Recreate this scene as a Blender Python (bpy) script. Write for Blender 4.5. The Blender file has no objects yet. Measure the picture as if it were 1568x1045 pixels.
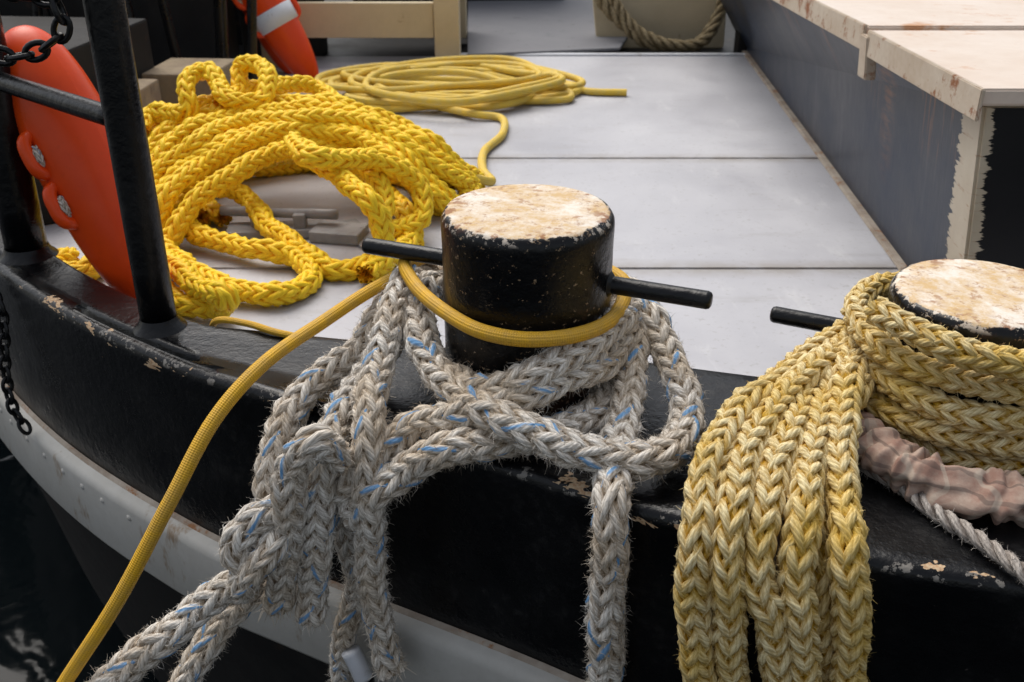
import bpy, math, random, bmesh
import numpy as np
from mathutils import Vector
random.seed(4); rng=np.random.default_rng(7)
sc=bpy.context.scene; COL=bpy.context.collection
# ---------------------------------------------------------------- node helpers
def newmat(name):
    m=bpy.data.materials.new(name); m.use_nodes=True
    return m,m.node_tree,m.node_tree.nodes['Principled BSDF']
def put(nt,sock,v):
    if isinstance(v,bpy.types.NodeSocket): nt.links.new(v,sock)
    elif isinstance(v,(tuple,list)) and len(v)==3 and sock.type=='RGBA': sock.default_value=(*v,1)
    else: sock.default_value=v
def coord(nt,kind='Object',scale=(1,1,1),loc=(0,0,0)):
    t=nt.nodes.new('ShaderNodeTexCoord'); mp=nt.nodes.new('ShaderNodeMapping')
    nt.links.new(t.outputs[kind],mp.inputs[0]); mp.inputs['Scale'].default_value=scale; mp.inputs['Location'].default_value=loc
    return mp.outputs[0]
def noise(nt,vec,scale,detail=4,rough=.6,dist=0):
    n=nt.nodes.new('ShaderNodeTexNoise'); nt.links.new(vec,n.inputs['Vector'])
    n.inputs['Scale'].default_value=scale; n.inputs['Detail'].default_value=detail; n.inputs['Roughness'].default_value=rough; n.inputs['Distortion'].default_value=dist
    return n.outputs['Fac']
def mth(nt,op,a,b=0.,c=None):
    n=nt.nodes.new('ShaderNodeMath'); n.operation=op; put(nt,n.inputs[0],a); put(nt,n.inputs[1],b)
    if c is not None: put(nt,n.inputs[2],c)
    return n.outputs[0]
def step(nt,v,a,b,o0=0.,o1=1.):
    n=nt.nodes.new('ShaderNodeMapRange'); put(nt,n.inputs[0],v)
    for i,x in enumerate((a,b,o0,o1)): n.inputs[i+1].default_value=x
    return n.outputs[0]
def mix(nt,f,a,b):
    n=nt.nodes.new('ShaderNodeMixRGB'); put(nt,n.inputs[0],f); put(nt,n.inputs[1],a); put(nt,n.inputs[2],b); return n.outputs[0]
def sep(nt,v):
    n=nt.nodes.new('ShaderNodeSeparateXYZ'); nt.links.new(v,n.inputs[0]); return n.outputs
def attr(nt,name):
    n=nt.nodes.new('ShaderNodeAttribute'); n.attribute_name=name; return n.outputs['Fac']
def bump(nt,b,h,strength=.3,dist=.002):
    n=nt.nodes.new('ShaderNodeBump'); nt.links.new(h,n.inputs['Height']); n.inputs['Strength'].default_value=strength; n.inputs['Distance'].default_value=dist
    nt.links.new(n.outputs[0],b.inputs['Normal'])
# ---------------------------------------------------------------- materials
def rope_mat(name,crev,crest,alt,tracer=None,altamt=.6,fib=1.,rough=.85,w0=.72,w1=1.02):
    m,nt,b=newmat(name)
    w=attr(nt,'w'); uv0=sep(nt,coord(nt,'UV')); uv=coord(nt,'UV',(9,60,1)); ob=coord(nt)
    fn=noise(nt,uv,1.,3,.75); big=noise(nt,ob,8,3,.65)
    yarn=mth(nt,'SINE',mth(nt,'MULTIPLY',mth(nt,'ADD',mth(nt,'MULTIPLY',uv0[0],6.),mth(nt,'MULTIPLY',uv0[1],95.)),6.283))
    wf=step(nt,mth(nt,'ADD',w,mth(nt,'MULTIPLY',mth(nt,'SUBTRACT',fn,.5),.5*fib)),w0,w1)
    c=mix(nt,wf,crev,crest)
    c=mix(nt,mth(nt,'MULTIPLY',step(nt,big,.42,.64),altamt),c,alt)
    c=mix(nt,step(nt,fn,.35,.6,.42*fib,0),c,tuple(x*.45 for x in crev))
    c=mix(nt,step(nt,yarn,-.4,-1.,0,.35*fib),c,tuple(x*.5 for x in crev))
    if tracer:
        tr=attr(nt,'tr'); tn=noise(nt,coord(nt,'UV',(3,26,1)),1.,2,.5)
        c=mix(nt,mth(nt,'MULTIPLY',step(nt,mth(nt,'MULTIPLY',tr,step(nt,tn,.45,.55)),.3,.7),.75),c,tracer)
    put(nt,b.inputs['Base Color'],c); b.inputs['Roughness'].default_value=rough
    b.inputs['Specular IOR Level'].default_value=.2
    bump(nt,b,mth(nt,'ADD',fn,mth(nt,'MULTIPLY',yarn,.16)),.8*fib,.0022)
    return m
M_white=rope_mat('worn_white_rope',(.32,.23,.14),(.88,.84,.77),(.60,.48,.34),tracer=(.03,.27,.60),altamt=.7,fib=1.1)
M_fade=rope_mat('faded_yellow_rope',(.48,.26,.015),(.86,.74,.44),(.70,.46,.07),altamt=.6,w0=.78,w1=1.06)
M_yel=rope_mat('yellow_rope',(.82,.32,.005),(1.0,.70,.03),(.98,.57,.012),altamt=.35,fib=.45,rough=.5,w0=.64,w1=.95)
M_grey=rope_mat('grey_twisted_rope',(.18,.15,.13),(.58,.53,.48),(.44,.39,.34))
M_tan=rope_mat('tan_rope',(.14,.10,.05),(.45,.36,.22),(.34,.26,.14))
def line_mat(name,c1,c2):
    m,nt,b=newmat(name)
    uv=sep(nt,coord(nt,'UV',(1,1,1)))
    a=mth(nt,'SINE',mth(nt,'MULTIPLY',mth(nt,'ADD',mth(nt,'MULTIPLY',uv[0],8.),mth(nt,'MULTIPLY',uv[1],150.)),6.283))
    d=mth(nt,'SINE',mth(nt,'MULTIPLY',mth(nt,'SUBTRACT',mth(nt,'MULTIPLY',uv[0],8.),mth(nt,'MULTIPLY',uv[1],150.)),6.283))
    h=mth(nt,'MULTIPLY',a,d); n=noise(nt,coord(nt),40,4)
    c=mix(nt,step(nt,n,.38,.68),c1,c2); c=mix(nt,step(nt,h,-.2,-1,0,.5),c,tuple(x*.4 for x in c1))
    put(nt,b.inputs['Base Color'],c); b.inputs['Roughness'].default_value=.6; bump(nt,b,h,.6,.0008); return m
M_line=line_mat('braided_yellow_line',(.76,.42,.012),(.58,.34,.05))
M_line2=line_mat('braided_pale_line',(.80,.54,.05),(.70,.52,.13))
def paint_black(name,mode=''):
    m,nt,b=newmat(name); ob=coord(nt)
    n1=noise(nt,ob,6,5,.65); n2=noise(nt,ob,60,3,.6); n3=noise(nt,ob,260,2,.5)
    c=mix(nt,step(nt,n1,.4,.7),(.0030,.0031,.0038),(.007,.0072,.008))
    dust=step(nt,mth(nt,'MULTIPLY',n1,n2),.29,.42,0,.10 if mode=='hull' else .04); c=mix(nt,dust,c,(.10,.095,.09))
    rough=step(nt,n1,.3,.7,.18,.42)
    tan=mix(nt,step(nt,n3,.4,.6),(.56,.42,.27),(.44,.27,.15))
    if mode=='hull':
        e=attr(nt,'edge'); cn=noise(nt,coord(nt,'Object',(10,10,30)),1.,4,.74,.3); rare=noise(nt,ob,2.6,1,.5)
        k=step(nt,mth(nt,'ADD',mth(nt,'MULTIPLY',e,.155),mth(nt,'ADD',cn,mth(nt,'MULTIPLY',mth(nt,'SUBTRACT',rare,.5),.16))),.755,.762)
        c=mix(nt,k,c,tan); rough=mix(nt,k,rough,(.8,.8,.8))
        wl=mth(nt,'MULTIPLY',step(nt,e,.93,.99),step(nt,noise(nt,ob,48,4,.7),.57,.61,0,.55)); c=mix(nt,wl,c,(.40,.37,.33))
        sp=step(nt,noise(nt,ob,95,3,.6),.74,.76,0,.4); c=mix(nt,sp,c,(.12,.10,.09))
    if mode=='bollard':
        x=sep(nt,ob); r=mth(nt,'SQRT',mth(nt,'ADD',mth(nt,'MULTIPLY',x[0],x[0]),mth(nt,'MULTIPLY',x[1],x[1])))
        wob=noise(nt,ob,28,5,.7); top=mth(nt,'MULTIPLY',step(nt,x[2],.2975,.2985),step(nt,mth(nt,'ADD',r,mth(nt,'MULTIPLY',mth(nt,'SUBTRACT',wob,.5),.030)),.1215,.1195))
        t1=noise(nt,ob,12,6,.75); t2=noise(nt,ob,110,4,.7); t3=noise(nt,ob,30,4,.7)
        tc=mix(nt,step(nt,t1,.40,.58),(.74,.68,.60),(.58,.40,.20)); tc=mix(nt,step(nt,t2,.50,.64,0,.5),tc,(.76,.71,.63))
        tc=mix(nt,step(nt,mth(nt,'MULTIPLY',t3,t2),.28,.36,0,.75),tc,(.36,.18,.07))
        rimn=mth(nt,'MULTIPLY',step(nt,r,.085,.112),step(nt,noise(nt,ob,34,4,.65),.53,.60)); tc=mix(nt,mth(nt,'MULTIPLY',rimn,.85),tc,(.27,.11,.045))
        ch=step(nt,mth(nt,'ADD',noise(nt,coord(nt,'Object',(1,1,1.6)),85,4,.75),mth(nt,'MULTIPLY',n1,.22)),.735,.75,0,.6)
        c=mix(nt,ch,c,tan); c=mix(nt,step(nt,mth(nt,'ADD',n1,mth(nt,'MULTIPLY',n2,.3)),.70,.82,0,.55),c,(.09,.032,.014))
        rim=mth(nt,'MULTIPLY',step(nt,x[2],.291,.297),step(nt,noise(nt,ob,50,4,.7),.55,.59)); c=mix(nt,rim,c,(.55,.48,.40))
        c=mix(nt,top,c,tc); rough=mix(nt,top,rough,(.75,.75,.75))
    put(nt,b.inputs['Base Color'],c); put(nt,b.inputs['Roughness'],rough); b.inputs['Specular IOR Level'].default_value=.32
    bump(nt,b,mth(nt,'ADD',mth(nt,'MULTIPLY',n1,2.),mth(nt,'ADD',n2,mth(nt,'MULTIPLY',n3,.25))),.35,.004)
    return m
M_hull=paint_black('black_hull_paint','hull'); M_black=paint_black('black_gloss_paint'); M_boll=paint_black('black_bollard_paint','bollard')
def weathered(name,base,base2,rust,rth=.62,rough=.55,scale=5,streak=(1,1,1),bs=.2,spec=.5):
    m,nt,b=newmat(name); ob=coord(nt); st=coord(nt,'Object',streak)
    n1=noise(nt,ob,scale,5,.7); n2=noise(nt,st,scale*2.2,5,.75); n3=noise(nt,ob,90,2,.6)
    c=mix(nt,step(nt,n1,.35,.68),base,base2)
    c=mix(nt,step(nt,n2,rth,rth+.10),c,rust)
    c=mix(nt,step(nt,n3,.55,.8,0,.25),c,tuple(x*.7 for x in base))
    put(nt,b.inputs['Base Color'],c); put(nt,b.inputs['Roughness'],step(nt,n1,.3,.7,rough-.12,rough+.12)); b.inputs['Specular IOR Level'].default_value=spec
    bump(nt,b,mth(nt,'ADD',n2,mth(nt,'MULTIPLY',n3,.4)),bs,.003); return m
def deck_mat():
    m,nt,b=newmat('grey_deck_paint'); ob=coord(nt); y=sep(nt,ob)[1]
    n1=noise(nt,ob,1.7,5,.7,.4); n2=noise(nt,coord(nt,'Object',(3,14,1)),1.,5,.75); n3=noise(nt,ob,70,3,.65); n4=noise(nt,coord(nt,'Object',(9,2.5,1)),1.3,4,.7)
    c=mix(nt,step(nt,n1,.32,.68),(.40,.40,.43),(.50,.50,.525))
    c=mix(nt,step(nt,n2,.58,.72,0,.55),c,(.34,.33,.33)); c=mix(nt,step(nt,n4,.60,.70,0,.4),c,(.58,.58,.59))
    c=mix(nt,step(nt,n3,.60,.70,0,.45),c,(.28,.27,.26))
    for s0 in(2.181,3.07):
        d=mth(nt,'ABSOLUTE',mth(nt,'SUBTRACT',y,s0)); g=mth(nt,'MULTIPLY',step(nt,d,.06,.004),step(nt,noise(nt,ob,7,4,.7),.38,.60,.15,.8)); c=mix(nt,g,c,(.27,.24,.21))
    put(nt,b.inputs['Base Color'],c); put(nt,b.inputs['Roughness'],step(nt,n1,.3,.7,.38,.62))
    bump(nt,b,mth(nt,'ADD',mth(nt,'MULTIPLY',n1,4.),mth(nt,'ADD',n2,mth(nt,'MULTIPLY',n3,.3))),.2,.004); return m
M_deck=deck_mat()
M_band=weathered('strake_paint',(.50,.49,.46),(.40,.385,.35),(.26,.18,.11),rth=.58,rough=.65,scale=4,streak=(1,1,.4),spec=.3)
M_lid=weathered('hatch_lid_paint',(.70,.61,.53),(.60,.49,.40),(.52,.28,.14),rth=.58,rough=.6,scale=3,streak=(.7,1,1))
M_rust=weathered('rusty_trim',(.56,.49,.40),(.44,.35,.26),(.26,.10,.04),rth=.54,rough=.8,scale=7)
M_rustline=weathered('rust_seam',(.42,.37,.31),(.22,.17,.13),(.26,.12,.05),rth=.55,rough=.9,scale=9)
M_beige=weathered('beige_paint',(.60,.50,.33),(.52,.43,.28),(.22,.12,.06),rth=.66,rough=.6,scale=4)
M_dark=weathered('dark_machinery',(.008,.008,.009),(.02,.019,.018),(.05,.03,.02),rth=.62,rough=.6,scale=5,spec=.2)
M_mat=weathered('grey_mat',(.17,.17,.185),(.21,.21,.22),(.12,.12,.13),rth=.6,rough=.9,scale=4)
M_steel=weathered('galvanised_steel',(.34,.34,.34),(.24,.24,.24),(.12,.08,.06),rth=.62,rough=.5,scale=14)
M_wood=weathered('old_wood',(.30,.23,.14),(.18,.13,.09),(.07,.05,.04),rth=.58,rough=.85,scale=8,streak=(1,8,1))
M_red=weathered('orange_plastic',(.80,.075,.006),(.68,.045,.006),(.85,.20,.07),rth=.66,rough=.36,scale=3,bs=.08,spec=.3)
M_wht=weathered('white_tape',(.66,.67,.70),(.56,.58,.62),(.40,.38,.36),rough=.4)
def hatch_mat():
    m,nt,b=newmat('hatch_side_paint'); ob=coord(nt); x=sep(nt,ob)
    st=coord(nt,'Object',(1,9,.9)); n1=noise(nt,ob,3,5,.65); n2=noise(nt,st,3,5,.7); jag=noise(nt,coord(nt,'Object',(3,3,22)),3,5,.7)
    c=mix(nt,step(nt,n1,.35,.7),(.008,.013,.025),(.028,.040,.066)); c=mix(nt,step(nt,n2,.54,.74,0,.30),c,(.14,.15,.165))
    rs=mth(nt,'MULTIPLY',step(nt,n2,.56,.62),step(nt,mth(nt,'ADD',x[2],mth(nt,'MULTIPLY',n1,.3)),.30,.48)); c=mix(nt,mth(nt,'MULTIPLY',rs,.85),c,(.20,.085,.035))
    hg=mth(nt,'MULTIPLY',step(nt,mth(nt,'ABSOLUTE',mth(nt,'SUBTRACT',x[1],2.43)),.07,.015),step(nt,x[2],.0,.30)); c=mix(nt,mth(nt,'MULTIPLY',hg,step(nt,jag,.45,.58,0,.8)),c,(.22,.10,.05))
    front=mth(nt,'LESS_THAN',x[1],1.8305)
    c=mix(nt,front,c,(.006,.006,.007))
    tanc=mix(nt,step(nt,n1,.4,.65),(.42,.35,.25),(.54,.48,.38)); tanc=mix(nt,step(nt,jag,.58,.66,0,.7),tanc,(.30,.16,.08))
    yy=mth(nt,'ADD',x[1],mth(nt,'MULTIPLY',mth(nt,'SUBTRACT',jag,.5),.12)); xx=mth(nt,'ADD',x[0],mth(nt,'ADD',mth(nt,'MULTIPLY',mth(nt,'SUBTRACT',jag,.5),.07),mth(nt,'MULTIPLY',x[2],.13)))
    ms=mth(nt,'MULTIPLY',step(nt,yy,1.935,1.93),mth(nt,'SUBTRACT',1.,front)); mf=mth(nt,'MULTIPLY',step(nt,xx,.925,.922),front)
    c=mix(nt,mth(nt,'MAXIMUM',ms,mf),c,tanc)
    put(nt,b.inputs['Base Color'],c); put(nt,b.inputs['Roughness'],step(nt,n1,.3,.7,.28,.48)); b.inputs['Specular IOR Level'].default_value=.3; bump(nt,b,mth(nt,'ADD',n1,mth(nt,'MULTIPLY',n2,.3)),.25,.01); return m
M_hatch=hatch_mat()
def cloth_mat():
    m,nt,b=newmat('plaid_cloth'); uv=sep(nt,coord(nt,'UV'))
    n=noise(nt,coord(nt),30,4,.7); big=noise(nt,coord(nt),11,3,.6)
    s1=step(nt,mth(nt,'SINE',mth(nt,'ADD',mth(nt,'MULTIPLY',uv[0],44.),mth(nt,'MULTIPLY',big,9.))),.72,.88); s2=step(nt,mth(nt,'SINE',mth(nt,'ADD',mth(nt,'MULTIPLY',uv[1],120.),mth(nt,'MULTIPLY',big,7.))),.80,.92)
    c=mix(nt,step(nt,n,.35,.65),(.33,.20,.155),(.47,.36,.29)); c=mix(nt,mth(nt,'MULTIPLY',s1,.5),c,(.08,.065,.06)); c=mix(nt,mth(nt,'MULTIPLY',s2,.4),c,(.55,.49,.40))
    put(nt,b.inputs['Base Color'],c); b.inputs['Roughness'].default_value=.95; b.inputs['Specular IOR Level'].default_value=.1; bump(nt,b,n,.5,.003); return m
M_cloth=cloth_mat()
def water_mat():
    m,nt,b=newmat('dark_water'); ob=coord(nt)
    b.inputs['Base Color'].default_value=(.003,.005,.006,1); b.inputs['Roughness'].default_value=.10
    b.inputs['Specular IOR Level'].default_value=.12
    bump(nt,b,mth(nt,'ADD',noise(nt,ob,3,3,.5,.6),mth(nt,'MULTIPLY',noise(nt,ob,9,2,.5),.2)),.35,.035); return m
M_water=water_mat()
# ---------------------------------------------------------------- mesh helpers
def mk(name,V,Q,mat,uv=None,at=None,smooth=True,tris=None,parent=None):
    me=bpy.data.meshes.new(name); V=np.asarray(V,float); Q=np.asarray(Q,int).reshape(-1,4)
    nt_=0 if tris is None else len(tris); nl=len(Q)*4+nt_*3
    me.vertices.add(len(V)); me.vertices.foreach_set('co',V.ravel())
    idx=Q.ravel() if not nt_ else np.concatenate([Q.ravel(),np.asarray(tris,int).ravel()])
    me.loops.add(nl); me.loops.foreach_set('vertex_index',idx.astype(np.int32))
    me.polygons.add(len(Q)+nt_); st=np.concatenate([np.arange(len(Q))*4,len(Q)*4+np.arange(nt_)*3])
    me.polygons.foreach_set('loop_start',st.astype(np.int32))
    me.update(calc_edges=True)
    if uv is not None:
        l=me.uv_layers.new(name='UVMap'); l.data.foreach_set('uv',np.asarray(uv,float)[idx].ravel())
    for k,a in (at or {}).items():
        A=me.attributes.new(k,'FLOAT','POINT'); A.data.foreach_set('value',np.asarray(a,float))
    if smooth: me.polygons.foreach_set('use_smooth',np.ones(len(me.polygons),bool))
    me.materials.append(mat); me.validate(); o=bpy.data.objects.new(name,me); COL.objects.link(o)
    if parent: o.parent=parent
    return o
def empty(name):
    o=bpy.data.objects.new(name,None); COL.objects.link(o); o.empty_display_size=.05; return o
def P(s):
    return np.array([[float(c) for c in t.split(',')] for t in s.split()])/1000.
def crom(p,stepl,closed=False):
    p=np.asarray(p,float)
    q=np.vstack([2*p[0]-p[1],p,2*p[-1]-p[-2]])
    out=[]
    for i in range(1,len(q)-2):
        a,b,c,d=q[i-1:i+3]
        t1=np.linalg.norm(b-a)**.5+1e-6; t2=t1+np.linalg.norm(c-b)**.5+1e-6; t3=t2+np.linalg.norm(d-c)**.5+1e-6
        t=np.linspace(t1,t2,24,endpoint=False)[:,None]
        A1=(t1-t)/t1*a+t/t1*b; A2=(t2-t)/(t2-t1)*b+(t-t1)/(t2-t1)*c; A3=(t3-t)/(t3-t2)*c+(t-t2)/(t3-t2)*d
        B1=(t2-t)/t2*A1+t/t2*A2; B2=(t3-t)/(t3-t1)*A2+(t-t1)/(t3-t1)*A3
        out.append((t2-t)/(t2-t1)*B1+(t-t1)/(t2-t1)*B2)
    out.append(q[-2][None]); pts=np.vstack(out)
    s=np.r_[0,np.cumsum(np.linalg.norm(np.diff(pts,axis=0),axis=1))]
    n=max(4,int(s[-1]/stepl)); S=np.linspace(0,s[-1],n)
    return np.stack([np.interp(S,s,pts[:,k]) for k in range(3)],1),S
def frames(C):
    T=np.gradient(C,axis=0); T/=np.linalg.norm(T,axis=1)[:,None]+1e-12
    N=np.zeros_like(T); v=np.cross(T[0],[0,0,1.]);
    if np.linalg.norm(v)<.1: v=np.cross(T[0],[1.,0,0])
    N[0]=v/np.linalg.norm(v)
    for i in range(1,len(T)):
        v=N[i-1]-T[i]*np.dot(N[i-1],T[i]); N[i]=v/np.linalg.norm(v)
    return T,N,np.cross(T,N)
class Acc:
    def __init__(s): s.V=[];s.Q=[];s.U=[];s.W=[];s.TR=[];s.n=0;s.T=[]
    def ring(s,V,uv,w,tr,n,k):
        s.V.append(V.reshape(-1,3)); s.U.append(uv.reshape(-1,2)); s.W.append(w.ravel()); s.TR.append(tr.ravel())
        i=np.arange(n-1)[:,None]*k+np.arange(k-1)[None]+s.n
        s.Q.append(np.stack([i,i+1,i+k+1,i+k],-1).reshape(-1,4)); s.n+=n*k
    def tube(s,C,S,r,k=14,w=.9,caps=False):
        T,N,B=frames(C); ph=np.linspace(0,2*np.pi,k+1); r=np.broadcast_to(np.asarray(r,float),(len(C),))
        V=C[:,None]+r[:,None,None]*(np.cos(ph)[None,:,None]*N[:,None]+np.sin(ph)[None,:,None]*B[:,None])
        uv=np.stack(np.broadcast_arrays(ph[None]/6.2832,S[:,None]),-1); o=np.full(V.shape[:2],w)
        st=s.n; s.ring(V,uv,o,o*0,len(C),k+1)
        if caps:
            for e,row in ((0,0),(1,len(C)-1)):
                s.V.append(C[row][None]); s.U.append(np.zeros((1,2))); s.W.append([w]); s.TR.append([0.]); c=s.n; s.n+=1
                for j in range(k):
                    a=st+row*(k+1)+j; s.T.append((a,a+1,c) if e else (a+1,a,c))
    def plait(s,pts,R,pitch=4.8,stepl=None,k=6,hair=0,hl=.010,jit=.0,kind=8,fray=False):
        stepl=stepl or R*.26; C,S=crom(pts,stepl); n=len(C)
        if jit: 
            for a in range(3):
                C[:,a]+=jit*sum(np.sin(S*f+rng.uniform(0,6.3))/q for f,q in ((17,1.),(41,2.),(77,4.)))
        T,N,B=frames(C); w=2*np.pi/(pitch*2*R); ph0=rng.uniform(0,6.28)
        Rv=R*(1+.04*np.sin(S*23+ph0)+.035*np.sin(S*61+2*ph0)+.02*rng.standard_normal(n).cumsum()/max(1,n**.5))
        ph=np.linspace(-np.pi,np.pi,k+1); heads=[]
        for i in range(16 if kind==8 else 3):
            if kind==8:
                d=1 if i<8 else -1; th=d*w*S+(np.pi/4)*(i%8)
                r=Rv*(.69+d*.10*np.cos(4*th)+.030*np.sin(S*47+i*2.1)+.018*np.sin(S*131+i*4.1)); ra,rb=.245,.265; sq=1+.14*d*np.cos(4*th)+.05*np.sin(S*29+i*3.3)
                th=th+.085*np.sin(S*33+i*1.7)+.04*np.sin(S*90+i*2.9)
            else:
                th=w*S+2*np.pi/3*i; r=Rv*.50; ra=rb=.50; sq=np.ones(n)
            th=th+ph0
            e=np.cos(th)[:,None]*N+np.sin(th)[:,None]*B; c=C+r[:,None]*e
            t=np.gradient(c,axis=0); t/=np.linalg.norm(t,axis=1)[:,None]
            e2=e-t*(e*t).sum(1)[:,None]; e2/=np.linalg.norm(e2,axis=1)[:,None]; b=np.cross(t,e2)
            wob=1+.06*rng.standard_normal((n,k+1)); wob[:,-1]=wob[:,0]
            V=c[:,None]+(Rv*sq)[:,None,None]*wob[...,None]*(ra*np.cos(ph)[None,:,None]*e2[:,None]+rb*np.sin(ph)[None,:,None]*b[:,None])
            rad=np.linalg.norm(V-C[:,None],axis=2)/Rv[:,None]
            uv=np.stack(np.broadcast_arrays(ph[None]/6.2832+.5+i*3,S[:,None]+i*.37),-1)
            tr=np.exp(-((ph-.1)/.8)**2)[None]*np.ones((n,1))*(1. if i in(1,5,11) else 0.)
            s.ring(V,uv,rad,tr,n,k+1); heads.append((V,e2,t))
        s.tube(C,S,Rv*.56,8,.3)
        L=S[-1]; nh=int(hair*L)
        if nh:
            A=rng.integers(0,len(heads),nh); I=rng.integers(0,n,nh); J=rng.integers(k//2-1,k//2+2,nh)
            Vb=np.stack([h[0] for h in heads]); E=np.stack([h[1] for h in heads]); TT=np.stack([h[2] for h in heads])
            s.hairs(Vb[A,I,J],E[A,I],TT[A,I],hl)
        if fray:
            m=260; th=rng.uniform(0,6.28,m); rr=R*.8*rng.uniform(0,1,m)**.5
            base=C[-1]+rr[:,None]*(np.cos(th)[:,None]*N[-1]+np.sin(th)[:,None]*B[-1])-T[-1]*.006
            s.hairs(base,np.repeat(T[-1][None],m,0)*1.6,np.repeat(T[-1][None],m,0)*.3,.018,wd=.0010)
    def hairs(s,b,e,t,hl,wd=.00034):
        m=len(b); d=e*rng.uniform(.15,.9,(m,1))+t*rng.uniform(-1,1,(m,1))*1.3+rng.normal(0,.45,(m,3)); d/=np.linalg.norm(d,axis=1)[:,None]
        l=hl*rng.uniform(.35,1.25,(m,1)); mid=b+d*l*.5+rng.normal(0,1,(m,3))*l*.08
        tip=b+d*l+rng.normal(0,1,(m,3))*l*.22+np.array([0,0,-.15])*l
        x=np.cross(d,rng.normal(0,1,(m,3))); x/=np.linalg.norm(x,axis=1)[:,None]; x*=wd
        V=np.stack([b-x,b+x,mid+x*.7,mid-x*.7,tip+x*.25,tip-x*.25],1); i=np.arange(m)[:,None]*6+s.n
        s.Q.append(np.vstack([i+np.array([[0,1,2,3]]),i+np.array([[3,2,4,5]])]))
        s.V.append(V.reshape(-1,3)); u=rng.uniform(0,30,(m,1,2))*np.ones((1,6,1)); s.U.append(u.reshape(-1,2))
        s.W.append(np.full(m*6,1.0)); s.TR.append(np.zeros(m*6)); s.n+=m*6
    def obj(s,name,mat,parent=None):
        return mk(name,np.vstack(s.V),np.vstack(s.Q),mat,np.vstack(s.U),{'w':np.concatenate(s.W),'tr':np.concatenate(s.TR)},True,s.T or None,parent)
def fin(bm,name,mat,parent):
    me=bpy.data.meshes.new(name); bm.to_mesh(me); bm.free(); me.materials.append(mat)
    o=bpy.data.objects.new(name,me); COL.objects.link(o)
    if parent: o.parent=parent
    return o
def box(name,x0,x1,y0,y1,z0,z1,mat,bev=.004,parent=None,rot=0):
    bm=bmesh.new(); bmesh.ops.create_cube(bm,size=1)
    for v in bm.verts: v.co=Vector(((x1-x0)*v.co.x,(y1-y0)*v.co.y,(z1-z0)*v.co.z))
    if bev: bmesh.ops.bevel(bm,geom=bm.edges[:],offset=bev,segments=2,affect='EDGES',profile=.6)
    o=fin(bm,name,mat,parent); o.location=((x0+x1)/2,(y0+y1)/2,(z0+z1)/2); o.rotation_euler=(0,0,rot)
    return o
def poly(name,pts,z0,z1,mat,bev=.003,parent=None):
    bm=bmesh.new(); a=[bm.verts.new((x,y,z1)) for x,y in pts]; f=bm.faces.new(a)
    r=bmesh.ops.extrude_face_region(bm,geom=[f]); vs=[g for g in r['geom'] if isinstance(g,bmesh.types.BMVert)]
    for v in vs: v.co.z=z0
    bmesh.ops.recalc_face_normals(bm,faces=bm.faces)
    if bev:
        es=[e for e in bm.edges if all(abs(v.co.z-z1)<1e-6 for v in e.verts)]
        bmesh.ops.bevel(bm,geom=es,offset=bev,segments=2,affect='EDGES')
    return fin(bm,name,mat,parent)
def hexa(name,v8,mat,bev=.004,parent=None):
    bm=bmesh.new(); v=[bm.verts.new(p) for p in v8]
    for f in ((0,1,2,3),(4,7,6,5),(0,4,5,1),(1,5,6,2),(2,6,7,3),(3,7,4,0)): bm.faces.new([v[i] for i in f])
    bmesh.ops.recalc_face_normals(bm,faces=bm.faces)
    if bev: bmesh.ops.bevel(bm,geom=bm.edges[:],offset=bev,segments=2,affect='EDGES')
    return fin(bm,name,mat,parent)
def lathe(name,prof,mat,seg=96,parent=None,wob=0):
    prof=np.array(prof,float); k=seg+1; a=np.linspace(0,2*np.pi,k); n=len(prof)
    r=prof[:,0][:,None]*(1+wob*(np.sin(3*a+1)+.6*np.sin(5*a)+.3*np.sin(11*a+2)))[None]
    V=np.stack([r*np.cos(a),r*np.sin(a),prof[:,1][:,None]+0*r],-1)
    V[:,-1]=V[:,0]
    i=np.arange(n-1)[:,None]*k+np.arange(seg)[None]; Q=np.stack([i,i+1,i+k+1,i+k],-1).reshape(-1,4)
    return mk(name,V.reshape(-1,3),Q,mat,parent=parent)
# ---------------------------------------------------------------- hull
OE=np.array([(-3.0,5.6),(-2.6,4.7),(-2.15,3.55),(-1.6,2.58),(-1.03,1.866),(-.59,1.502),(-.4,1.391),(0,1.18),(.185,1.073),(.453,.974),(.61,.933),(1.0,.86),(1.7,.80),(2.6,.80)])
IE=np.array([(-2.85,5.65),(-2.4,4.75),(-1.97,3.65),(-1.45,2.72),(-1.05,2.06),(-.62,1.685),(-.46,1.62),(-.1,1.553),(.10,1.53),(.34,1.47),(.5,1.43),(.95,1.33),(1.7,1.28),(2.6,1.28)])
def samp(P2,n):
    p=P2; q=np.vstack([2*p[0]-p[1],p,2*p[-1]-p[-2]]); out=[]
    for i in range(1,len(q)-2):
        t=np.linspace(0,1,n,endpoint=False)[:,None]; a,b,c,d=q[i-1:i+3]
        out.append(.5*((2*b)+(-a+c)*t+(2*a-5*b+4*c-d)*t*t+(-a+3*b-3*c+d)*t**3))
    return np.vstack(out+[q[-2][None]])
O=samp(OE,24); I=samp(IE,24)
for _ in range(60):
    O[1:-1]=.5*O[1:-1]+.25*(O[:-2]+O[2:]); I[1:-1]=.5*I[1:-1]+.25*(I[:-2]+I[2:])
tg=np.gradient(O,axis=0); tg/=np.linalg.norm(tg,axis=1)[:,None]; outn=np.c_[tg[:,1],-tg[:,0]]
sO=np.r_[0,np.cumsum(np.linalg.norm(np.diff(O,axis=0),axis=1))]
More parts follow.
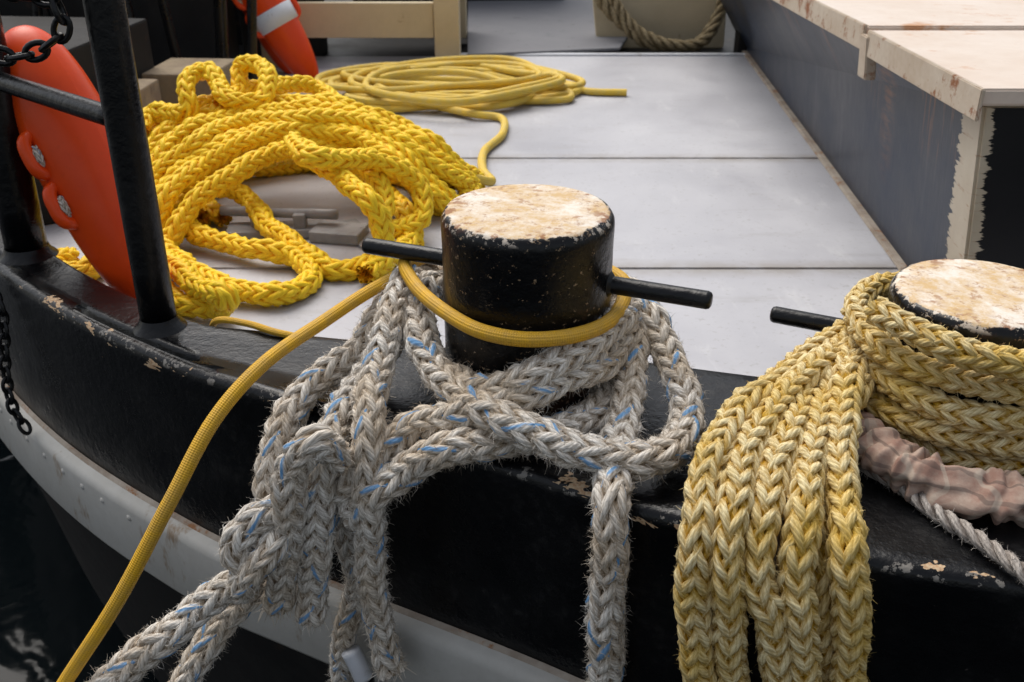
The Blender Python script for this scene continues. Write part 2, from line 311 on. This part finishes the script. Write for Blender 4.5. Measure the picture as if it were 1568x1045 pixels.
def sweep(name,rows,mat,parent=None):
    V=[];E=[]
    for f,o,z,e in rows:
        xy=I*(1-f)+O*f+outn*o; V.append(np.c_[xy,np.full(len(xy),z)+.0012*np.sin(sO*9+z*40)*(e>0)]); E.append(np.full(len(xy),e))
    n=len(rows); m=len(O); i=np.arange(n-1)[:,None]*m+np.arange(m-1)[None]
    Q=np.stack([i,i+m,i+m+1,i+1],-1).reshape(-1,4)
    return mk(name,np.vstack(V),Q,mat,at={'edge':np.concatenate(E)},parent=parent)
hull=empty('boat_hull')
sweep('bulwark',[(0,0,-.3,0),(0,0,-.012,.2),(0,.003,-.004,.5),(0,.010,0,.5),(.1,0,0,0),(.3,0,0,0),(.6,0,0,0),(.85,0,0,0),(1,-.035,0,.35),(1,-.014,-.0005,.95),(1,-.006,-.004,1),(1,-.001,-.010,1),(1,0,-.020,.9),(1,0,-.036,.3),(1,-.002,-.06,0),(1,-.004,-.2,0),(1,0,-.36,0),(1,0,-.50,0)],M_hull,hull)
sweep('lower_hull',[(1,-.002,-.49,0),(1,-.02,-.60,0),(1,-.10,-1.0,0),(1,-.22,-1.7,0)],M_dark,hull)
sweep('rubbing_strake',[(1,0.002,-.345,0),(1,.022,-.350,0),(1,.030,-.358,0),(1,.032,-.37,0),(1,.034,-.50,0),(1,.028,-.512,0),(1,.0,-.516,0)],M_band,hull)
sweep('strake_rust_line',[(1,.0005,-.341,0),(1,.006,-.343,0),(1,.010,-.3475,0)],M_rustline,hull)
rv=Acc()
for s0 in np.arange(.4,sO[-1]-.5,.085):
    j=np.searchsorted(sO,s0)
    if O[j,0]>-.62: continue
    c=np.r_[O[j]+outn[j]*.031,-.385]; nn=np.r_[outn[j],0]
    C=np.array([c+nn*d for d in(0,.002,.0035,.004)]); rv.tube(C,np.arange(4.),[.0075,.0066,.0042,.0008],8)
rv.obj('rivets',M_band,hull)
# ---------------------------------------------------------------- deck
deck=empty('deck')
mI=(I[:,1]<5)&(I[:,0]<2.2); In=I[mI]-outn[mI]*.001
def plate(y0,y1,x1,name):
    left=[p for p in In if p[0]<.6 and y0<=p[1]<=y1]
    if y0<1.6: left=[p for p in In if p[1]<=y1]
    xl=np.interp(y1,In[::-1][:,1],In[::-1][:,0]) if y1<4.9 else left[0][0]
    pts=[(xl,y1)]+[(p[0],p[1]) for p in left]
    if y0>=1.6: pts.append((np.interp(y0,In[::-1][:,1],In[::-1][:,0]),y0)); pts.append((x1,y0))
    else: pts.append((x1,left[-1][1]))
    pts.append((x1,y1))
    q=[pts[0]]
    for p in pts[1:]:
        if math.hypot(p[0]-q[-1][0],p[1]-q[-1][1])>.01: q.append(p)
    return poly(name,q,-.14,-.12,M_deck,.004,deck)
plate(0,2.178,2.0,'plate_near'); plate(2.184,3.067,2.0,'plate_mid'); plate(3.073,4.66,2.0,'plate_far')
poly('subdeck',[(-4,9),(-2.35,4.72),(-1.9,3.6),(-1.2,2.45),(-1,2.2),(2.6,1.9),(4,9)],-.22,-.16,M_dark,0,deck)
box('far_edge_strip',-.25,1.12,4.665,4.70,-.15,-.112,M_wht,.003,deck)
# ---------------------------------------------------------------- bollards
M_boll2=paint_black('black_pin_paint')
def bollard(x,y,ztop,pin_z,pdir,mat,spin):
    e=empty('mooring_bollard'); e.location=(x,y,ztop-.305)
    R=.1275
    prof=[(R,-.12),(R,.05),(R,.10),(R,.15),(R,.2),(R,.25),(R*1.004,.272),(R*1.006,.285),(R*1.0,.2925),(R*.975,.2985),(R*.95,.3025),(R*.9,.3042),(R*.6,.305),(R*.3,.3045),(0.0001,.3045)]
    o=lathe('post',prof,mat,128,e,.0012); o.rotation_euler=(0,0,spin)
    lathe('weld_bead',[(R,.020),(R+.008,.012),(R+.010,.006),(R+.010,-.001)],M_black,96,e,.003)
    a=Acc(); d=np.array(pdir,float); L=np.linalg.norm(d); d/=L
    tt=np.linspace(-L,L,81); tt=np.unique(np.r_[tt,-L+.002,-L+.006,L-.006,L-.002]); rr=np.interp(tt,[-L,-L+.002,-L+.006,L-.006,L-.002,L],[.009,.012,.0135,.0135,.012,.009])
    z=pin_z-(ztop-.305); a.tube(d[None]*tt[:,None]+np.array([0,.012,z]),tt,rr,20,caps=True); a.obj('cross_pin',M_boll2,e)
    a=Acc()
    for sg in(-1,1):
        t=np.array([.118,.128,.133,.137]); a.tube(d[None]*sg*t[:,None]+np.array([0,.012,z]),t,[.024,.023,.018,.0135],20)
    a.obj('pin_weld',M_boll2,e)
    return e
bollard(.023,1.40,.305,.2,(.262,-.108,0),M_boll,0)
bollard(.676,1.31,.215,.11,(.262,-.128,0),M_boll,2.1)
# ---------------------------------------------------------------- white mooring rope
WH='''-95,1580,87 -137,1500,134 -148,1430,120 -135,1360,99 -95,1280,80 -31,1205,72 41,1162,60 120,1135,52 191,1135,46 239,1180,45 254,1240,50 248,1310,70 232,1380,88 214,1430,120 193,1500,123 153,1580,87
132,1600,71 178,1520,114 188,1440,104 186,1360,76 168,1260,50 146,1175,30 135,1115,20 127,1072,8 130,1060,-37 131,1060,-149 130,1060,-308 131,1060,-498
204,1500,117 173,1400,112 131,1310,98 61,1250,93 -13,1220,78 -78,1220,58 -137,1240,38 -178,1225,8 -212,1210,-26 -255,1220,-79
191,1450,50 162,1360,40 125,1270,36 70,1225,36 15,1205,32 -40,1190,30 -95,1180,24 -153,1190,-18 -190,1180,-39 -234,1200,-100
181,1420,130 137,1330,136 71,1262,128 6,1240,106 -50,1250,84 -105,1320,65
-107,1600,90 -165,1520,143 -185,1450,140 -196,1370,105 -203,1280,64 -204,1220,34 -207,1190,-23 -211,1190,-140 -207,1190,-265 -194,1190,-394
-116,1580,111 -177,1500,134 -244,1430,63 -299,1380,31 -340,1320,1 -357,1270,-43 -371,1250,-125 -392,1230,-210 -411,1230,-261 -455,1200,-314 -511,1150,-381 -582,1100,-474
-154,1500,123 -202,1400,66 -243,1340,30 -263,1270,14 -272,1220,-10 -280,1200,-88 -298,1200,-185 -315,1200,-294
-246,1200,3 -272,1170,46 -308,1170,1 -320,1180,-97 -345,1190,-189 -366,1200,-268
-277,1240,-70 -325,1200,-80 -371,1180,-90 -402,1165,-126 -395,1175,-185 -440,1150,-215 -505,1100,-246 -579,1050,-285 -638,1000,-307
-325,1200,-110 -348,1150,-128 -378,1140,-160 -400,1150,-195 -412,1190,-215
-260,1260,-60 -255,1250,-150 -249,1250,-279 -278,1250,-389 -282,1250,-506'''.split('\n')
a=Acc()
for i,s in enumerate(WH):
    R=.0262 if i<2 else (.0245 if i<10 else .021)
    a.plait(P(s),R,hair=6500,hl=.0115,jit=.0024,fray=i in(5,7,8))
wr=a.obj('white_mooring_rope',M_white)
a=Acc(); C,S=crom([(-.262,1.222,-.385),(-.25,1.215,-.41),(-.243,1.213,-.435)],.005); a.tube(C,S,.016,18,caps=True); a.obj('white_tape',M_wht,wr)
a=Acc(); C,S=crom([(-.243,1.213,-.436),(-.238,1.212,-.47),(-.234,1.212,-.51)],.005); a.tube(C,S,.0165,18,caps=True); a.obj('black_tape',M_black,wr)
# ---------------------------------------------------------------- faded yellow rope: bundle + coil
YB='''562,1420,102 504,1380,100 400,1280,97 307,1170,87 251,1070,70 227,1000,20 230,980,-77 251,970,-214 265,970,-324
578,1430,86 497,1340,103 404,1240,98 328,1140,85 286,1050,63 266,985,12 269,970,-79 295,970,-226 309,970,-324
588,1420,68 511,1360,82 417,1230,83 352,1110,73 316,1020,45 306,970,-16 331,960,-113 353,960,-227 368,960,-312
559,1380,100 497,1310,108 436,1210,84 389,1100,70 354,1000,40 351,960,-28 369,950,-125 383,950,-216 399,950,-300
553,1360,99 497,1280,108 450,1170,87 420,1070,60 408,980,26 420,955,-55 430,950,-159 435,950,-240
533,1320,86 491,1250,92 417,1130,60 398,1030,17 385,990,-54 406,980,-155 426,980,-248'''.split('\n')
a=Acc()
for s in YB:
    p=P(s); p=np.vstack([p,p[-1]+(p[-1]-p[-2])*1.3]); a.plait(p,.0235,pitch=4.6,hair=2200,hl=.007,jit=.0028)
t=np.linspace(0,4.5,80); th=math.radians(195)+t*2*math.pi
zz=.186-.0400*t+.022*np.cos(th-math.pi)*np.clip(1.3-t,0,1)
rr=.157+.006*np.sin(t*9)+.018*np.clip(1-t,0,1)*np.clip(np.cos(th-math.pi),0,1)
a.plait(np.c_[.673+rr*np.cos(th),1.308+rr*np.sin(th),zz],.0205,pitch=4.6,hair=1600,hl=.007,jit=.0018)
a.obj('faded_yellow_mooring_rope',M_fade)
# ---------------------------------------------------------------- thin yellow line around centre bollard
a=Acc()
C,S=crom(P('-760,1000,-450 -676,1030,-340 -634,1050,-278 -548,1080,-155 -471,1130,-25 -414,1200,68 -360,1270,113 -287,1400,124 -233,1460,141 -182,1500,157 -150,1535,170 -103,1575,160'),.006); a.tube(C,S,.0106,16)
C,S=crom(P('-92,1570,157 -146,1550,165 -172,1500,178 -150,1430,168 -92,1326,168 -41,1267,169 15,1250,166 79,1262,164 135,1312,159 170,1400,155 177,1470,159 126,1550,160'),.006); a.tube(C,S,.0112,16)
C,S=crom(P('-640,1760,-112 -570,1680,-60 -540,1650,0 -480,1625,8 -420,1590,8 -375,1580,0 -340,1600,-50'),.006); a.tube(C,S,.0065,12)
a.obj('yellow_braided_line',M_line)
# ---------------------------------------------------------------- yellow rope pile
PP={k:P(v) for k,v in dict(
PA='-967,2501,-50 -1002,2685,0 -936,2766,60 -800,2826,100 -623,2782,120 -455,2745,120 -312,2725,80 -203,2679,20 -135,2715,-50 -91,2762,-90',
PB='-902,2352,-50 -897,2448,20 -821,2502,80 -711,2611,110 -552,2601,130 -421,2625,110 -299,2598,70 -198,2595,0 -124,2645,-80',
PC='-869,2315,-70 -838,2354,0 -781,2460,50 -662,2539,90 -535,2584,100 -407,2575,80 -310,2522,40 -226,2495,-30 -162,2513,-90',
PD='-832,2236,-90 -782,2316,-20 -697,2385,40 -601,2478,70 -504,2411,90 -407,2291,70 -335,2191,40 -300,2182,-20 -293,2165,-70 -336,2135,-90 -423,2116,-90 -519,2232,-80 -627,2380,-60 -696,2472,-40 -758,2464,-20',
PE='-530,2391,120 -458,2256,120 -383,2349,100 -296,2400,60 -226,2404,0 -224,2352,-50 -278,2315,-70 -321,2284,-50 -310,2354,0 -362,2406,50 -461,2428,60',
PF='-901,2400,-50 -767,2292,-70 -622,2211,-80 -508,2174,-90 -447,2066,-93 -485,1978,-93 -585,1985,-93 -717,2104,-93 -861,2278,-90 -951,2436,-80',
PG='-836,2222,-93 -682,1949,-50 -571,1844,-40 -618,1895,-93 -691,1911,-93 -763,2012,-93',
PH='-1039,2769,50 -1017,2831,80 -885,2745,120 -908,2795,180 -851,2856,190 -761,2732,150 -681,2732,150 -691,2843,200 -772,2913,200 -774,2851,140 -823,2782,120',
PJ='-995,2619,-90 -1039,2752,-20 -1051,2841,40 -961,2809,80 -824,2858,120 -691,2935,130 -593,3021,120 -507,2945,80 -332,2735,50',
PK='-908,2501,-50 -827,2723,-30 -654,2780,0 -468,2654,0 -353,2555,-50 -277,2463,-90 -263,2236,-90 -327,2066,-93',
PM='-1030,2200,-93 -1060,2150,-90 -1040,2100,-93 -980,2080,-93 -950,2140,-93 -900,2260,-93').items()}
a=Acc()
def pl(p,r=.0258): a.plait(p,r,pitch=4.6,k=6,stepl=.0072,hair=60,hl=.006,jit=.0045)
for p in PP.values(): pl(p)
def blend(p,q,f,off=(0,0,0)):
    A,_=crom(p,.01); B,_=crom(q,.01); u=np.linspace(0,1,12)
    g=lambda X:np.stack([np.interp(u,np.linspace(0,1,len(X)),X[:,k]) for k in range(3)],1)
    return g(A)*(1-f)+g(B)*f+np.array(off)
pl(blend(PP['PA'],PP['PB'],.5)); pl(blend(PP['PB'],PP['PC'],.55,(0,0,-.01)))
pl(blend(PP['PA'],PP['PJ'],.45,(0,-.02,-.02))); pl(blend(PP['PA'],PP['PB'],.25,(.03,.03,-.06))); pl(blend(PP['PB'],PP['PC'],.3,(-.02,-.03,-.055)))
pl(blend(PP['PC'],PP['PK'],.5,(0,0,-.03)))
for i in range(4):
    t=np.linspace(-.25,3.5+.2*i,14); rx=.44-.045*i+.02*rng.standard_normal(); ry=.36-.035*i
    zc=-.093+.035*(i%3)*np.clip(np.sin(t),0,1)
    pl(np.c_[-.56+rx*np.cos(t)+.01*rng.standard_normal(14),2.66+ry*np.sin(t)+.012*rng.standard_normal(14),zc])
a.obj('yellow_rope_pile',M_yel)
# ---------------------------------------------------------------- thin yellow line coil on the far deck
a=Acc(); pts=[]
for i in range(14):
    sx=.51-.035*(i%5)-.01*i*.5; sy=.40-.05*((i*2)%6)
    for j in range(9):
        t=2*math.pi*j/9+i*.21
        pts.append((-.25+.05*math.sin(i*1.7)+sx*math.cos(t)+random.uniform(-.03,.03),3.93+.05*math.cos(i*2.3)+sy*math.sin(t)*(.8+.2*math.sin(t*2+i))+random.uniform(-.03,.03),-.106+.008*(i//2)+random.uniform(0,.012)))
C,S=crom(pts,.015); a.tube(C,S,.0135,10)
for s in ('-350,4180,-90 -150,4190,-70 42,4070,-90 196,3999,-100 294,3909,-105 443,3888,-105','-260,3620,-95 -120,3530,-100 -44,3512,-105 -31,3300,-105 -87,3094,-105 -85,2874,-100 -60,2760,-95 -130,2700,-60','-640,3900,-100 -450,4000,-60 -150,3960,-50 100,3800,-90 180,3880,-105'):
    C,S=crom(P(s),.012); a.tube(C,S,.0135,10)
a.obj('pale_yellow_line_coil',M_line2)
# ---------------------------------------------------------------- small rope + cloth at right bollard
a=Acc(); a.plait(P('470,1200,14 499,1147,14 518,1123,14 546,1058,14 580,998,14 608,936,14 640,890,0 660,870,-60 670,865,-160'),.0115,pitch=3.0,kind=3,k=10,stepl=.003,hair=2200,hl=.006); a.obj('grey_twisted_rope',M_grey)
def ruffle(pts,r,name,parent,amp=1.):
    C,S=crom(pts,.0015); T,N,B=frames(C); k=72; ph=np.linspace(0,2*np.pi,k+1)
    tw=1.6*np.sin(ph+.5)[None]+.9*np.sin(2*ph+1)[None]*np.sin(S*21)[:,None]
    q1=(S*175+3.2*np.sin(S*29)+2.0*np.sin(S*67+1))[:,None]+tw
    q2=(S*260+2.5*np.sin(S*43+2))[:,None]-1.4*tw
    fold=np.sin(q1)+.5*np.sin(q2)+.25*np.sin(2*q1+1)
    env=.5+.5*np.sin(ph[None]*2+S[:,None]*18+1.5*np.sin(S*50)[:,None])
    ff=.20*fold*(.35+.65*env)+.12*np.sin(3*ph[None]+S[:,None]*40)+.05*np.sin(7*ph[None]+S[:,None]*60)
    f=1+amp*ff; f[:,-1]=f[:,0]
    V=C[:,None]+r*f[...,None]*(np.cos(ph)[None,:,None]*N[:,None]+.85*np.sin(ph)[None,:,None]*B[:,None])
    uv=np.stack(np.broadcast_arrays(ph[None]/6.2832,S[:,None]+.01*np.sin(3*ph[None])),-1); q=Acc(); q.ring(V,uv,np.ones(V.shape[:2]),np.zeros(V.shape[:2]),len(C),k+1); return q.obj(name,M_cloth,parent)
cl=empty('plaid_chafe_cloth')
ruffle([(.455,1.36,.03),(.47,1.28,.035),(.492,1.20,.035),(.53,1.125,.035),(.60,1.075,.032),(.69,1.055,.03),(.80,1.09,.03),(.87,1.17,.03)],.034,'ruffle',cl)
ruffle([(.44,1.25,.03),(.395,1.14,.03),(.362,1.05,.02),(.352,1.0,-.03),(.352,.985,-.09)],.024,'fold',cl,.6)
# ---------------------------------------------------------------- hatch box on right
hb=empty('deck_hatch_box')
hexa('body',[(.905,1.83,-.125),(2.4,1.83,-.125),(2.4,4.9,-.125),(1.10,4.9,-.125),(.862,1.83,.352),(2.4,1.83,.352),(2.4,4.9,.31),(.84,4.9,.31)],M_hatch,.006,hb)
hexa('lid_front',[(.845,1.81,.354),(2.42,1.81,.354),(2.42,2.425,.350),(.838,2.425,.350),(.845,1.81,.385),(2.42,1.81,.385),(2.42,2.425,.381),(.838,2.425,.381)],M_lid,.004,hb)
hexa('lid_back',[(.836,2.436,.356),(2.42,2.436,.356),(2.42,4.92,.318),(.815,4.92,.318),(.836,2.436,.389),(2.42,2.436,.389),(2.42,4.92,.350),(.815,4.92,.350)],M_lid,.004,hb)
hexa('lid_lip_front',[(.838,1.80,.328),(.845,1.80,.328),(.838,2.42,.324),(.831,2.42,.324),(.838,1.80,.3865),(.8465,1.80,.3865),(.8395,2.42,.3825),(.831,2.42,.3825)],M_rust,.002,hb)
hexa('lid_lip_back',[(.829,2.442,.332),(.834,2.442,.332),(.812,4.9,.294),(.807,4.9,.294),(.829,2.442,.3905),(.8375,2.442,.3905),(.8165,4.9,.3515),(.807,4.9,.3515)],M_rust,.002,hb)
hexa('hinge_bracket',[(.834,2.40,.27),(.862,2.40,.27),(.86,2.45,.27),(.832,2.45,.27),(.825,2.40,.37),(.85,2.40,.37),(.85,2.45,.37),(.825,2.45,.37)],M_rust,.003,hb)
hexa('base_angle',[(.880,1.80,-.119),(.915,1.80,-.119),(1.105,4.88,-.119),(1.070,4.88,-.119),(.884,1.80,-.1115),(.915,1.80,-.1115),(1.105,4.88,-.1115),(1.074,4.88,-.1115)],M_rustline,.002,hb)
# ---------------------------------------------------------------- railing
rl=empty('railing')
def pipe(name,p,q,r,mat,parent,caps=True,k=24):
    p=np.array(p,float);q=np.array(q,float); t=np.linspace(0,1,12)[:,None]; a=Acc(); a.tube(p*(1-t)+q*t,t.ravel(),r,k,caps=caps); return a.obj(name,mat,parent)
pipe('stanchion_near',(-.635,1.626,-.002),(-.635,1.64,1.3),.0315,M_boll2,rl)
pipe('stanchion_far',(-1.020,1.97,-.002),(-1.0,1.97,1.3),.042,M_boll2,rl)
pipe('stanchion_left',(-1.62,2.72,-.002),(-1.62,2.72,1.3),.036,M_boll2,rl)
pipe('mid_rail',(-1.62,2.72,.375),(-1.03,1.97,.375),.018,M_boll2,rl); pipe('mid_rail_b',(-1.03,1.97,.375),(-.64,1.632,.375),.018,M_boll2,rl)
for i,(x,y,rr0) in enumerate(((-.635,1.626,0),(-1.02,1.97,.011))):
    o=lathe('weld_%d'%i,[(.032+rr0,.022),(.037+rr0,.010),(.044+rr0,.004),(.048+rr0,-.001)],M_boll2,40,rl,.01); o.location=(x,y,0)
# ---------------------------------------------------------------- chains
def chain(name,p,link=.034,r=.0042):
    C,S=crom(p,.001); e=Acc(); T,N,B=frames(C); n=int(S[-1]/(link*.72))
    for i in range(n):
        j=min(len(C)-1,int((i+.5)*link*.72/.001)); t=T[j]; u=N[j] if i%2 else B[j]
        th=np.linspace(0,2*np.pi,17); c=C[j]+np.outer(np.cos(th)*link*.5,t)+np.outer(np.sin(th)*link*.30,u)
        T2=np.gradient(c,axis=0); T2[0]=T2[-1]=(c[1]-c[-2]); T2/=np.linalg.norm(T2,axis=1)[:,None]; w=np.cross(t,u); nn=np.cross(T2,w[None]); ph=np.linspace(0,2*np.pi,8)
        V=c[:,None]+r*(np.cos(ph)[None,:,None]*nn[:,None]+np.sin(ph)[None,:,None]*w[None,None]); o=np.ones(V.shape[:2]); e.ring(V,np.zeros(V.shape[:2]+(2,)),o,o,17,8)
    return e.obj(name,M_black)
chain('hanging_chain',P('-1100,1890,20 -1046,1860,-69 -1055,1840,-195 -1057,1830,-283 -1032,1820,-345'))
chain('hanging_chain',P('-860,1600,520 -799,1600,485 -746,1600,490 -695,1600,525 -701,1600,568 -758,1600,578 -800,1600,640'),.04,.005)
# ---------------------------------------------------------------- rescue can buoys
def can(base,top,R,band=False,spin=0):
    e=empty('rescue_buoy'); b=Vector(base); t=Vector(top); L=(t-b).length
    e.location=b; e.rotation_mode='QUATERNION'; e.rotation_quaternion=(t-b).to_track_quat('Z','X')
    pr=[(0.0005,0),(R*.28,.004*L),(R*.50,.05*L),(R*.72,.14*L),(R*.88,.27*L),(R*.97,.42*L),(R,.55*L),(R*.97,.68*L),(R*.9,.8*L),(R*.74,.9*L),(R*.5,.965*L),(R*.25,.995*L),(.0005,L)]
    z=np.array(pr); u=np.linspace(0,len(pr)-1,60); zz=np.c_[np.interp(u,range(len(pr)),z[:,0]),np.interp(u,range(len(pr)),z[:,1])]
    for _ in range(6): zz[1:-1]=.5*zz[1:-1]+.25*(zz[:-2]+zz[2:])
    lathe('body',zz,M_red,64,e)
    g=Acc(); wr=Acc()
    for k3 in range(2):
        ang=spin+k3*math.pi; c,s=math.cos(ang),math.sin(ang)
        for z0,z1 in((.36,.50),(.53,.67)):
            f=[(R*.80,z0*L),(R*1.10,(z0+.02)*L),(R*1.16,(z0+z1)/2*L),(R*1.10,(z1-.02)*L),(R*.80,z1*L)]
            C,S=crom([(r*c,r*s,h) for r,h in f],.006); g.tube(C,S,R*.15,12)
            C,S=crom([(R*.97*c,R*.97*s,(z0+.03)*L),(R*1.05*c-.014*s,R*1.05*s+.014*c,(z0+z1)/2*L),(R*.97*c,R*.97*s,(z1-.03)*L)],.005); wr.plait(C[::4],.009,stepl=.004)
    g.obj('grips',M_red,e); wr.obj('grip_cord',M_white,e)
    if band: 
        lathe('reflective_band',[(R*.93,.36*L),(R*.985,.362*L),(R*1.015,.46*L),(R*.98,.462*L)],M_wht,64,e)
    return e
can((-.755,1.93,-.11),(-.985,2.06,.45),.092,spin=4.72)
can((-.80,4.10,-.12),(-1.13,4.14,.50),.085,True,.6)
can((-.93,4.30,-.12),(-1.15,4.34,.40),.07,False,1.2)
# ---------------------------------------------------------------- bench, mat, back wall, machinery
bn=empty('low_bench')
box('apron',-.97,-.335,4.44,4.48,-.0,.145,M_beige,.004,bn); box('leg_right',-.332,-.225,4.42,4.53,-.12,.22,M_beige,.004,bn); box('leg_right_back',-.33,-.225,5.1,5.2,-.12,.2,M_beige,.004,bn)
box('leg_left',-1.08,-.973,4.42,4.53,-.12,.2,M_beige,.004,bn); box('top',-1.09,-.22,4.535,5.25,.15,.18,M_beige,.004,bn)
box('side_rail',-.325,-.29,4.535,5.095,0,.145,M_beige,.004,bn)
poly('rubber_mat',[(-.20,4.62),(.50,4.77),(.62,5.3),(.75,7.2),(-.30,7.2)],-.116,-.104,M_mat,.003)
bw=empty('far_bulwark')
hexa('panel',[(.42,5.05,-.16),(1.04,5.05,-.16),(1.04,5.12,-.16),(.42,5.12,-.16),(.34,5.1,.5),(1.04,5.1,.5),(1.04,5.2,.5),(.34,5.2,.5)],M_beige,.006,bw)
box('black_post',1.045,1.12,4.75,4.85,-.15,.6,M_dark,.004,bw)
a=Acc(); a.plait(P('340,5000,240 440,4960,60 537,4930,-30 640,4900,-100 760,4890,-115 880,4890,-110 960,4930,-20 1010,4960,110 1030,5000,260'),.032,pitch=3,kind=3,k=10); a.plait(P('380,5000,260 480,4950,80 600,4900,-50 760,4850,-105 900,4860,-90 975,4920,20 990,4980,200'),.026,pitch=3,kind=3,k=10); a.obj('tan_hanging_rope',M_tan)
mc=empty('deck_machinery')
for i,(x0,x1,y0,y1,z0,z1,m) in enumerate(((-2.6,-1.15,3.9,4.4,-.16,.5,M_dark),(-1.9,-1.25,2.75,3.5,-.12,.24,M_dark),(-1.2,-.9,4.6,5.0,-.16,.7,M_dark),(-.95,.3,6.2,6.6,-.16,1.2,M_dark),(-3.5,-1.2,5,5.6,-.16,1.3,M_dark),(-1.22,-.98,3.35,3.62,-.12,.08,M_wood),(-1.2,-1.12,2.92,3.2,-.12,.10,M_wood),(-1.9,-1.5,3.6,3.8,-.12,.12,M_wood),(-.9,-.62,3.6,3.75,-.12,-.06,M_wood),(-1.45,-1.19,2.42,2.70,-.12,.10,M_dark))):
    box('block_%d'%i,x0,x1,y0,y1,z0,z1,m,.008,mc,random.uniform(-.2,.2) if i!=9 else .6)
for i in range(7):
    x=-1.75+.13*i; pipe('pipe_%d'%i,(x,3.75+.05*(i%3),-.12),(x+random.uniform(-.1,.1),3.8,.6),.018+.006*(i%2),M_black,mc,False,12)
ct=empty('deck_cleat')
box('foot',-.72,-.47,2.36,2.44,-.119,-.095,M_steel,.006,ct,.1); box('foot_b',-.50,-.37,2.33,2.42,-.119,-.09,M_steel,.006,ct,-.2)
pipe('horn',(-.74,2.43,-.065),(-.44,2.40,-.065),.013,M_steel,ct); box('neck_a',-.66,-.63,2.39,2.43,-.10,-.06,M_steel,.004,ct); box('neck_b',-.55,-.52,2.38,2.42,-.10,-.06,M_steel,.004,ct)
box('strap',-.42,-.36,2.3,2.5,-.119,-.112,M_steel,.002,ct,.5)
# ---------------------------------------------------------------- water
me=bpy.data.meshes.new('water'); me.from_pydata([(-300,-300,-1.25),(300,-300,-1.25),(300,300,-1.25),(-300,300,-1.25)],[],[(0,1,2,3)]); me.materials.append(M_water)
COL.objects.link(bpy.data.objects.new('water',me))
# ---------------------------------------------------------------- light
w=bpy.data.worlds.new('World'); sc.world=w; w.use_nodes=True; nt=w.node_tree; bg=nt.nodes['Background']
sk=nt.nodes.new('ShaderNodeTexSky'); sk.sky_type='NISHITA'; sk.sun_disc=False; sk.sun_elevation=math.radians(58); sk.sun_rotation=math.radians(-30); sk.dust_density=4; sk.air_density=1.2
hs=nt.nodes.new('ShaderNodeHueSaturation'); hs.inputs['Saturation'].default_value=.42
nt.links.new(sk.outputs[0],hs.inputs['Color']); nt.links.new(hs.outputs[0],bg.inputs[0]); bg.inputs[1].default_value=.15
L=bpy.data.lights.new('sun','SUN'); L.energy=2.1; L.angle=math.radians(50); L.color=(1,.955,.89); so=bpy.data.objects.new('sun',L); COL.objects.link(so)
az=math.radians(-30); el=math.radians(58); d=Vector((math.sin(az)*math.cos(el),math.cos(az)*math.cos(el),math.sin(el))); so.rotation_euler=d.to_track_quat('Z','Y').to_euler(); so.location=(0,0,5)
# ---------------------------------------------------------------- camera
c=bpy.data.cameras.new('camera'); c.lens=35.31; c.sensor_width=36; c.clip_end=1000; c.clip_start=.02; c.dof.use_dof=True; c.dof.focus_distance=1.42; c.dof.aperture_fstop=8
o=bpy.data.objects.new('camera',c); COL.objects.link(o); o.location=(0,0,.8); o.rotation_euler=(math.radians(63),0,0); sc.camera=o
sc.view_settings.view_transform='Standard'; sc.view_settings.look='None'; sc.view_settings.exposure=0
